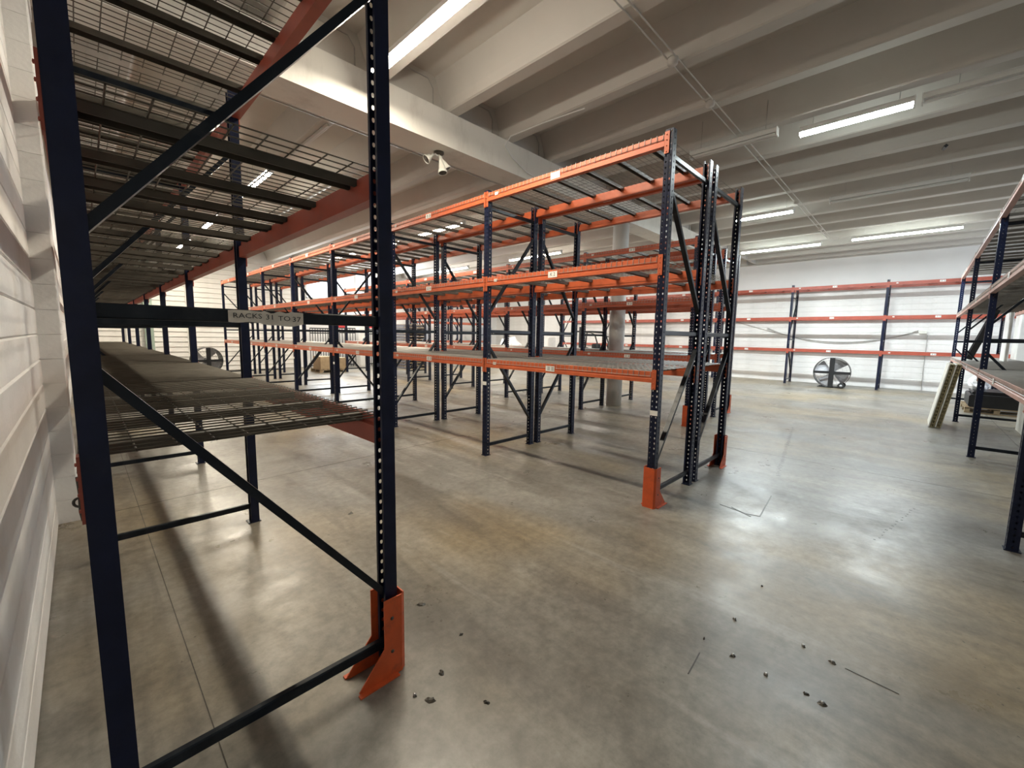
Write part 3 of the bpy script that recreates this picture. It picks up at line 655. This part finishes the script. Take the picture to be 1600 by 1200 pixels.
t = thing('pallet', (14.85, -1.95, 0), 'wooden pallet with black load under the right rack', 'pallet'); pallet_parts(t, 1.4, 1.05)
m_ = MB(); m_.bevbox(14.87, 16.2, -1.9, -.95, .146, .44, .03, 'x'); m_.bevbox(15.0, 16.1, -1.85, -1.0, .44, .52, .03, 'x'); tag(link('black_load', m_.mesh('black_load', 'black')), 'black covered load lying on the wooden pallet under the right rack', 'load')
# crumpled film bundle
def blob(c, r, sq, seed, mat, name, label, cat):
    rnd = random.Random(seed); m_ = MB(); nu, nvv = 16, 10; vs = []
    for i in range(nvv + 1):
        for j in range(nu):
            th_ = PI * i / nvv; ph = 2 * PI * j / nu; k_ = 1 + rnd.uniform(-.16, .16) * (0 < i < nvv)
            vs.append((c[0] + sq[0] * r * k_ * math.sin(th_) * math.cos(ph), c[1] + sq[1] * r * k_ * math.sin(th_) * math.sin(ph), max(c[2] + sq[2] * r * k_ * math.cos(th_), c[2] - sq[2] * r * .8)))
    m_.add(vs, [(i * nu + j, i * nu + (j + 1) % nu, (i + 1) * nu + (j + 1) % nu, (i + 1) * nu + j) for i in range(nvv) for j in range(nu)])
    return tag(link(name, m_.mesh(name, mat)), label, cat)
blob((15.5, -1.13, .52 + .16), .25, (1.25, .75, .8), 3, 'film', 'film_bundle', 'white crumpled plastic film bundle on the black load', 'plastic film')
m_ = MB(); m_.bevbox(12.0, 12.7, -1.58, -1.48, .0, .65, .01, 'z'); tag(link('white_board', m_.mesh('white_board', 'cream')), 'cream board standing on edge under the right rack', 'board')
# things on the right rack's lower deck
t = thing('folding_ladder', (13.35, -.76, 1.295), 'dark folded ladder leaning on the lower deck of the right rack', 'ladder')
for s_ in (-.17, .17):
    m_ = MB(); m_.bar((s_, 0, .03), (s_, -.30, 1.06), .05, .10, up=(0, 1, 0)); link('ladder_rail', m_.mesh('ladder_rail', 'black'), t)
for i in range(5):
    u = (i + .5) / 5; m_ = MB(); m_.bar((-.155, -.30 * u, .03 + 1.03 * u), (.155, -.30 * u, .03 + 1.03 * u), .06, .025); link('ladder_rung', m_.mesh('ladder_rung', 'galv'), t)
m_ = MB(); m_.bevbox(13.75, 14.45, -1.36, -1.30, 1.295, 2.33, .01, 'z'); tag(link('leaning_board', m_.mesh('leaning_board', 'appliance')), 'tall narrow white board standing on the lower deck of the right rack', 'board')
m_ = MB(); m_.bevbox(17.2, 17.9, -2.5, -1.8, 0, 2.5, .03, 'z'); t = tag(link('white_cabinet', m_.mesh('white_cabinet', 'appliance')), 'tall white cabinet standing past the end of the right rack', 'cabinet')
m_ = MB(); m_.box(17.185, 17.2, -2.46, -1.84, .1, 2.4); link('cabinet_door', m_.mesh('cabinet_door', 'appliance'), t)

# ------------------------------------------------------------------ far end of the hall
def fence(x0, x1, y, h, label):
    t = thing('bar_fence', (x0, y, 0), label, 'fence', None)
    W = x1 - x0
    for z in (.10, h - .22, h): m_ = MB(); m_.box(0, W, -.02, .02, z - .025, z + .025); link('rail', m_.mesh('rail', 'black'), t)
    n = int(W / .115); bm_ = MB(); bm_.box(-.012, .012, -.012, .012, 0, h); bm_ = bm_.mesh('bar', 'black')
    for i in range(n + 1): link('bar', bm_, t, (W * i / n, 0, 0))
fence(7.55, 8.62, 20.55, 1.86, 'black bar fence panel at the far end, left one')
fence(8.95, 9.75, 20.55, 1.90, 'black bar fence panel at the far end, middle one')
fence(10.35, 11.3, 20.55, 1.86, 'black bar fence panel at the far end, right one beside white appliance')
m_ = MB(); m_.bevbox(9.82, 10.30, 20.2, 20.75, 0, 1.95, .02, 'z'); t = tag(link('white_appliance', m_.mesh('white_appliance', 'appliance')), 'white upright appliance between fence panels at the far end', 'appliance')
m_ = MB(); m_.lathe([(.09, 0), (.09, .006), (0, .007)], (10.06, 20.2, 1.35), (0, -1, 0), 16); link('round_badge', m_.mesh('round_badge', 'black'), t)
for x, z, lab in ((9.35, 2.02, 'red sign above the middle fence panel'), (11.0, 2.05, 'red sign above the right fence panel')):
    m_ = MB(); m_.bevbox(x - .25, x + .25, Y1 - .06, Y1, z - .09, z + .09, .01, 'x'); tag(link('red_sign', m_.mesh('red_sign', 'red')), lab, 'sign')
t = thing('pallet', (6.85, 17.7, 0), 'wooden pallet on the floor at the far end under cartons', 'pallet'); pallet_parts(t, 1.2, 1.0)
for i, (x, y, w_, d_, h_, lab) in enumerate(((6.9, 17.75, .52, .8, .52, 'brown carton on the far pallet, left one'), (7.45, 17.75, .55, .85, .46, 'brown carton on the far pallet, right one'))):
    m_ = MB(); m_.bevbox(x, x + w_, y, y + d_, .146, .146 + h_, .006, 'z'); t = tag(link('carton', m_.mesh('carton', 'card')), lab, 'carton'); 
    m_ = MB(); m_.box(x + w_ / 2 - .03, x + w_ / 2 + .03, y - .001, y + d_ + .001, .146 + h_ - .12, .146 + h_ + .001); link('tape', m_.mesh('tape', 'card'), t)
# tall pallet stack seen through the racks
ORD = ['', 'second', 'third', 'fourth', 'fifth', 'sixth', 'seventh', 'eighth', 'ninth', 'tenth', 'eleventh', 'twelfth', 'thirteenth', 'fourteenth']
proto = None
for i in range(15):
    lab = 'dark wooden pallet in the tall far stack, ' + ('bottom one' if i == 0 else 'top one' if i == 14 else ORD[i] + ' up from the floor')
    if proto is None:
        proto = thing('stacked_pallet', (10.75, 17.55, 0), lab, 'pallet', 'tall far pallet stack')
        for j in range(6): m_ = MB(); y = .9 * j / 5; m_.box(0, 1.2, y, y + .1, .118, .14); link('slat', m_.mesh('slat', 'wood'), proto)
        for j in range(3): m_ = MB(); x = 1.1 * j / 2; m_.box(x, x + .1, 0, 1.0, .02, .118); link('stringer', m_.mesh('stringer', 'bluewood'), proto)
    else:
        o = proto.copy(); COL.objects.link(o); o.location = (10.75 + random.uniform(-.02, .02), 17.55 + random.uniform(-.02, .02), i * .142); o['label'] = lab
        for c in [c for c in COL.objects if c.parent == proto]: c2 = c.copy(); COL.objects.link(c2); c2.parent = o
# wrapped goods, cabinet, forklift
blob((16.1, 15.8, .70), .75, (.9, 1, 1.15), 5, 'film', 'wrapped_goods', 'white plastic-wrapped goods standing far off behind the racks', 'wrapped load')
m_ = MB(); m_.bevbox(16.9, 17.5, 13.8, 14.4, 0, 1.62, .02, 'z'); t = tag(link('cabinet', m_.mesh('cabinet', 'column')), 'beige cabinet far off beside the wrapped goods', 'cabinet')
for i in range(3): m_ = MB(); m_.box(16.88, 16.9, 13.84, 14.36, .1 + i * .5, .55 + i * .5); link('drawer', m_.mesh('drawer', 'column'), t)
t = thing('forklift', (15.0, 10.0, 0), 'dark forklift with curved overhead guard parked behind the racks', 'forklift')
def part(n_, mb_, mat, par=t): return link(n_, mb_.mesh(n_, mat), par)
m_ = MB(); m_.bevbox(-.5, .5, -.7, .55, .18, .85, .08, 'y'); part('chassis', m_, 'black')
m_ = MB(); m_.bevbox(-.45, .45, -.75, -.35, .85, 1.15, .1, 'x'); part('counterweight', m_, 'black')
m_ = MB(); m_.bevbox(-.25, .25, -.3, .1, .85, .98, .04, 'x'); m_.bevbox(-.25, .25, -.36, -.26, .95, 1.4, .04, 'x'); part('seat', m_, 'rubber')
for s in (-.42, .42):
    m_ = MB(); m_.tube([(s, -.62, 1.0), (s, -.62, 1.45), (s, -.5, 1.75), (s, -.3, 1.86), (s, .45, 1.88), (s, .55, .85)], .03, 8); part('guard_pillar', m_, 'black')
m_ = MB(); m_.box(-.45, .45, -.35, .5, 1.86, 1.92); part('overhead_guard', m_, 'black')
for s in (-.25, .25): m_ = MB(); m_.box(s - .04, s + .04, .62, .72, .05, 2.1); part('mast_rail', m_, 'black')
for s in (-.2, .2): m_ = MB(); m_.prism([(.72, .05), (1.7, .05), (1.7, .065), (.76, .10), (.76, .5), (.72, .5)], s - .05, s + .05, 'x'); part('fork', m_, 'black')
m_ = MB(); m_.tube([(0, .45, .8), (0, .28, 1.15)], .02, 8); m_.ring((0, .28, 1.15), (0, .5, 1), .16, .015, 20, 6); part('steering_wheel', m_, 'black')
for s in (-.48, .48):
    for yy, r_ in ((.35, .24), (-.5, .2)): m_ = MB(); m_.lathe([(0, -.07), (r_ * .9, -.07), (r_, -.05), (r_, .05), (r_ * .9, .07), (0, .07)], (s, yy, r_), (1, 0, 0), 20); part('wheel', m_, 'rubber')
# pale upright sheets standing against the end wall and side wall
for i, (x, w_, lab) in enumerate(((12.4, 1.1, 'pale blue-grey sheet panel against the end wall, left one'), (13.7, .9, 'pale blue-grey sheet panel against the end wall, middle one'), (18.6, 1.2, 'pale blue-grey sheet panel against the end wall near the corner'))):
    m_ = MB(); m_.bevbox(x, x + w_, Y1 - .10, Y1 - .03, 0, 2.2, .01, 'z'); tag(link('sheet_panel', m_.mesh('sheet_panel', 'bluegrey')), lab, 'panel')
for i, x in enumerate((1.25, 3.1, 4.9)):
    m_ = MB(); m_.tube([(x, Y1 - .08, 0), (x, Y1 - .08, 4.75)], .05, 10); tag(link('wall_pipe', m_.mesh('wall_pipe', 'white')), ['white vertical pipe on the end wall, nearest the left wall', 'white vertical pipe on the end wall above the dark fan', 'white vertical pipe on the end wall right of the dark fan'][i], 'pipe')
m_ = MB(); m_.box(1.75, 2.0, Y1 - .35, Y1 - .10, 0, 4.7); tag(link('green_post', m_.mesh('green_post', paint('pale_green_paint', (.33, .42, .36), .6))), 'pale green square post at the far end of the left aisle', 'post')
# ------------------------------------------------------------------ floor litter and anchor holes
lit = [(1.351, 2.055, .030), (1.361, 1.681, .018), (1.126, 1.539, .024), (.961, 1.52, .014), (1.17, 1.261, .020), (2.599, .643, .016), (2.279, .558, .022), (2.26, .4, .018),
       (2.63, .308, .016), (2.601, .179, .026), (2.257, .173, .028), (2.268, .235, .016), (2.302, .713, .014), (1.636, 3.63, .040), (3.1, .62, .012), (1.0, 1.45, .028)]
for i, (x, y, r_) in enumerate(lit):
    rnd = random.Random(i); m_ = MB(); n = 9; base = []; top = []
    for j in range(n):
        a = 2 * PI * j / n; q = r_ * .75 * rnd.uniform(.45, 1.2); base.append((q * math.cos(a) * 1.2, q * math.sin(a) * .8, 0)); top.append((q * .55 * math.cos(a) * 1.2, q * .55 * math.sin(a) * .8, .004 + rnd.uniform(0, .006)))
    m_.add(base + top, [(j, (j + 1) % n, n + (j + 1) % n, n + j) for j in range(n)] + [tuple(range(n, 2 * n))])
    if i in (3, 5, 6, 7, 8, 9, 10): m_.lathe([(.008, 0), (.008, .011), (.004, .013), (0, .013)], (0, 0, 0), (0, 0, 1), 6, 1)
    o = link('floor_debris', m_.mesh('floor_debris', 'chip', 'bolt'), None, (x, y, .0006), rnd.uniform(0, 3))
    tag(o, 'dark chip of debris on the open concrete floor', 'debris', 'debris chips on the concrete floor')
def strip(label, pts, wd):
    m_ = MB()
    for p, q in zip(pts, pts[1:]): m_.bar((p[0], p[1], .0015), (q[0], q[1], .0015), wd, .002)
    tag(link('scrap_strap', m_.mesh('scrap_strap', 'chip')), label, 'strap')
strip('dark strap offcut lying beyond the guarded middle rack end', [(4.392, 1.305), (4.33, 1.05), (4.36, .94), (5.039, .998)], .010)
strip('short dark strap offcut crossing the longer one', [(4.40, 1.20), (4.29, 1.00)], .014)
strip('thin dark scrap line on the floor, lower right', [(2.60, .126), (2.584, -.078)], .004)
strip('thin dark scrap line beside the chips, centre', [(2.176, .691), (1.99, .678)], .005)
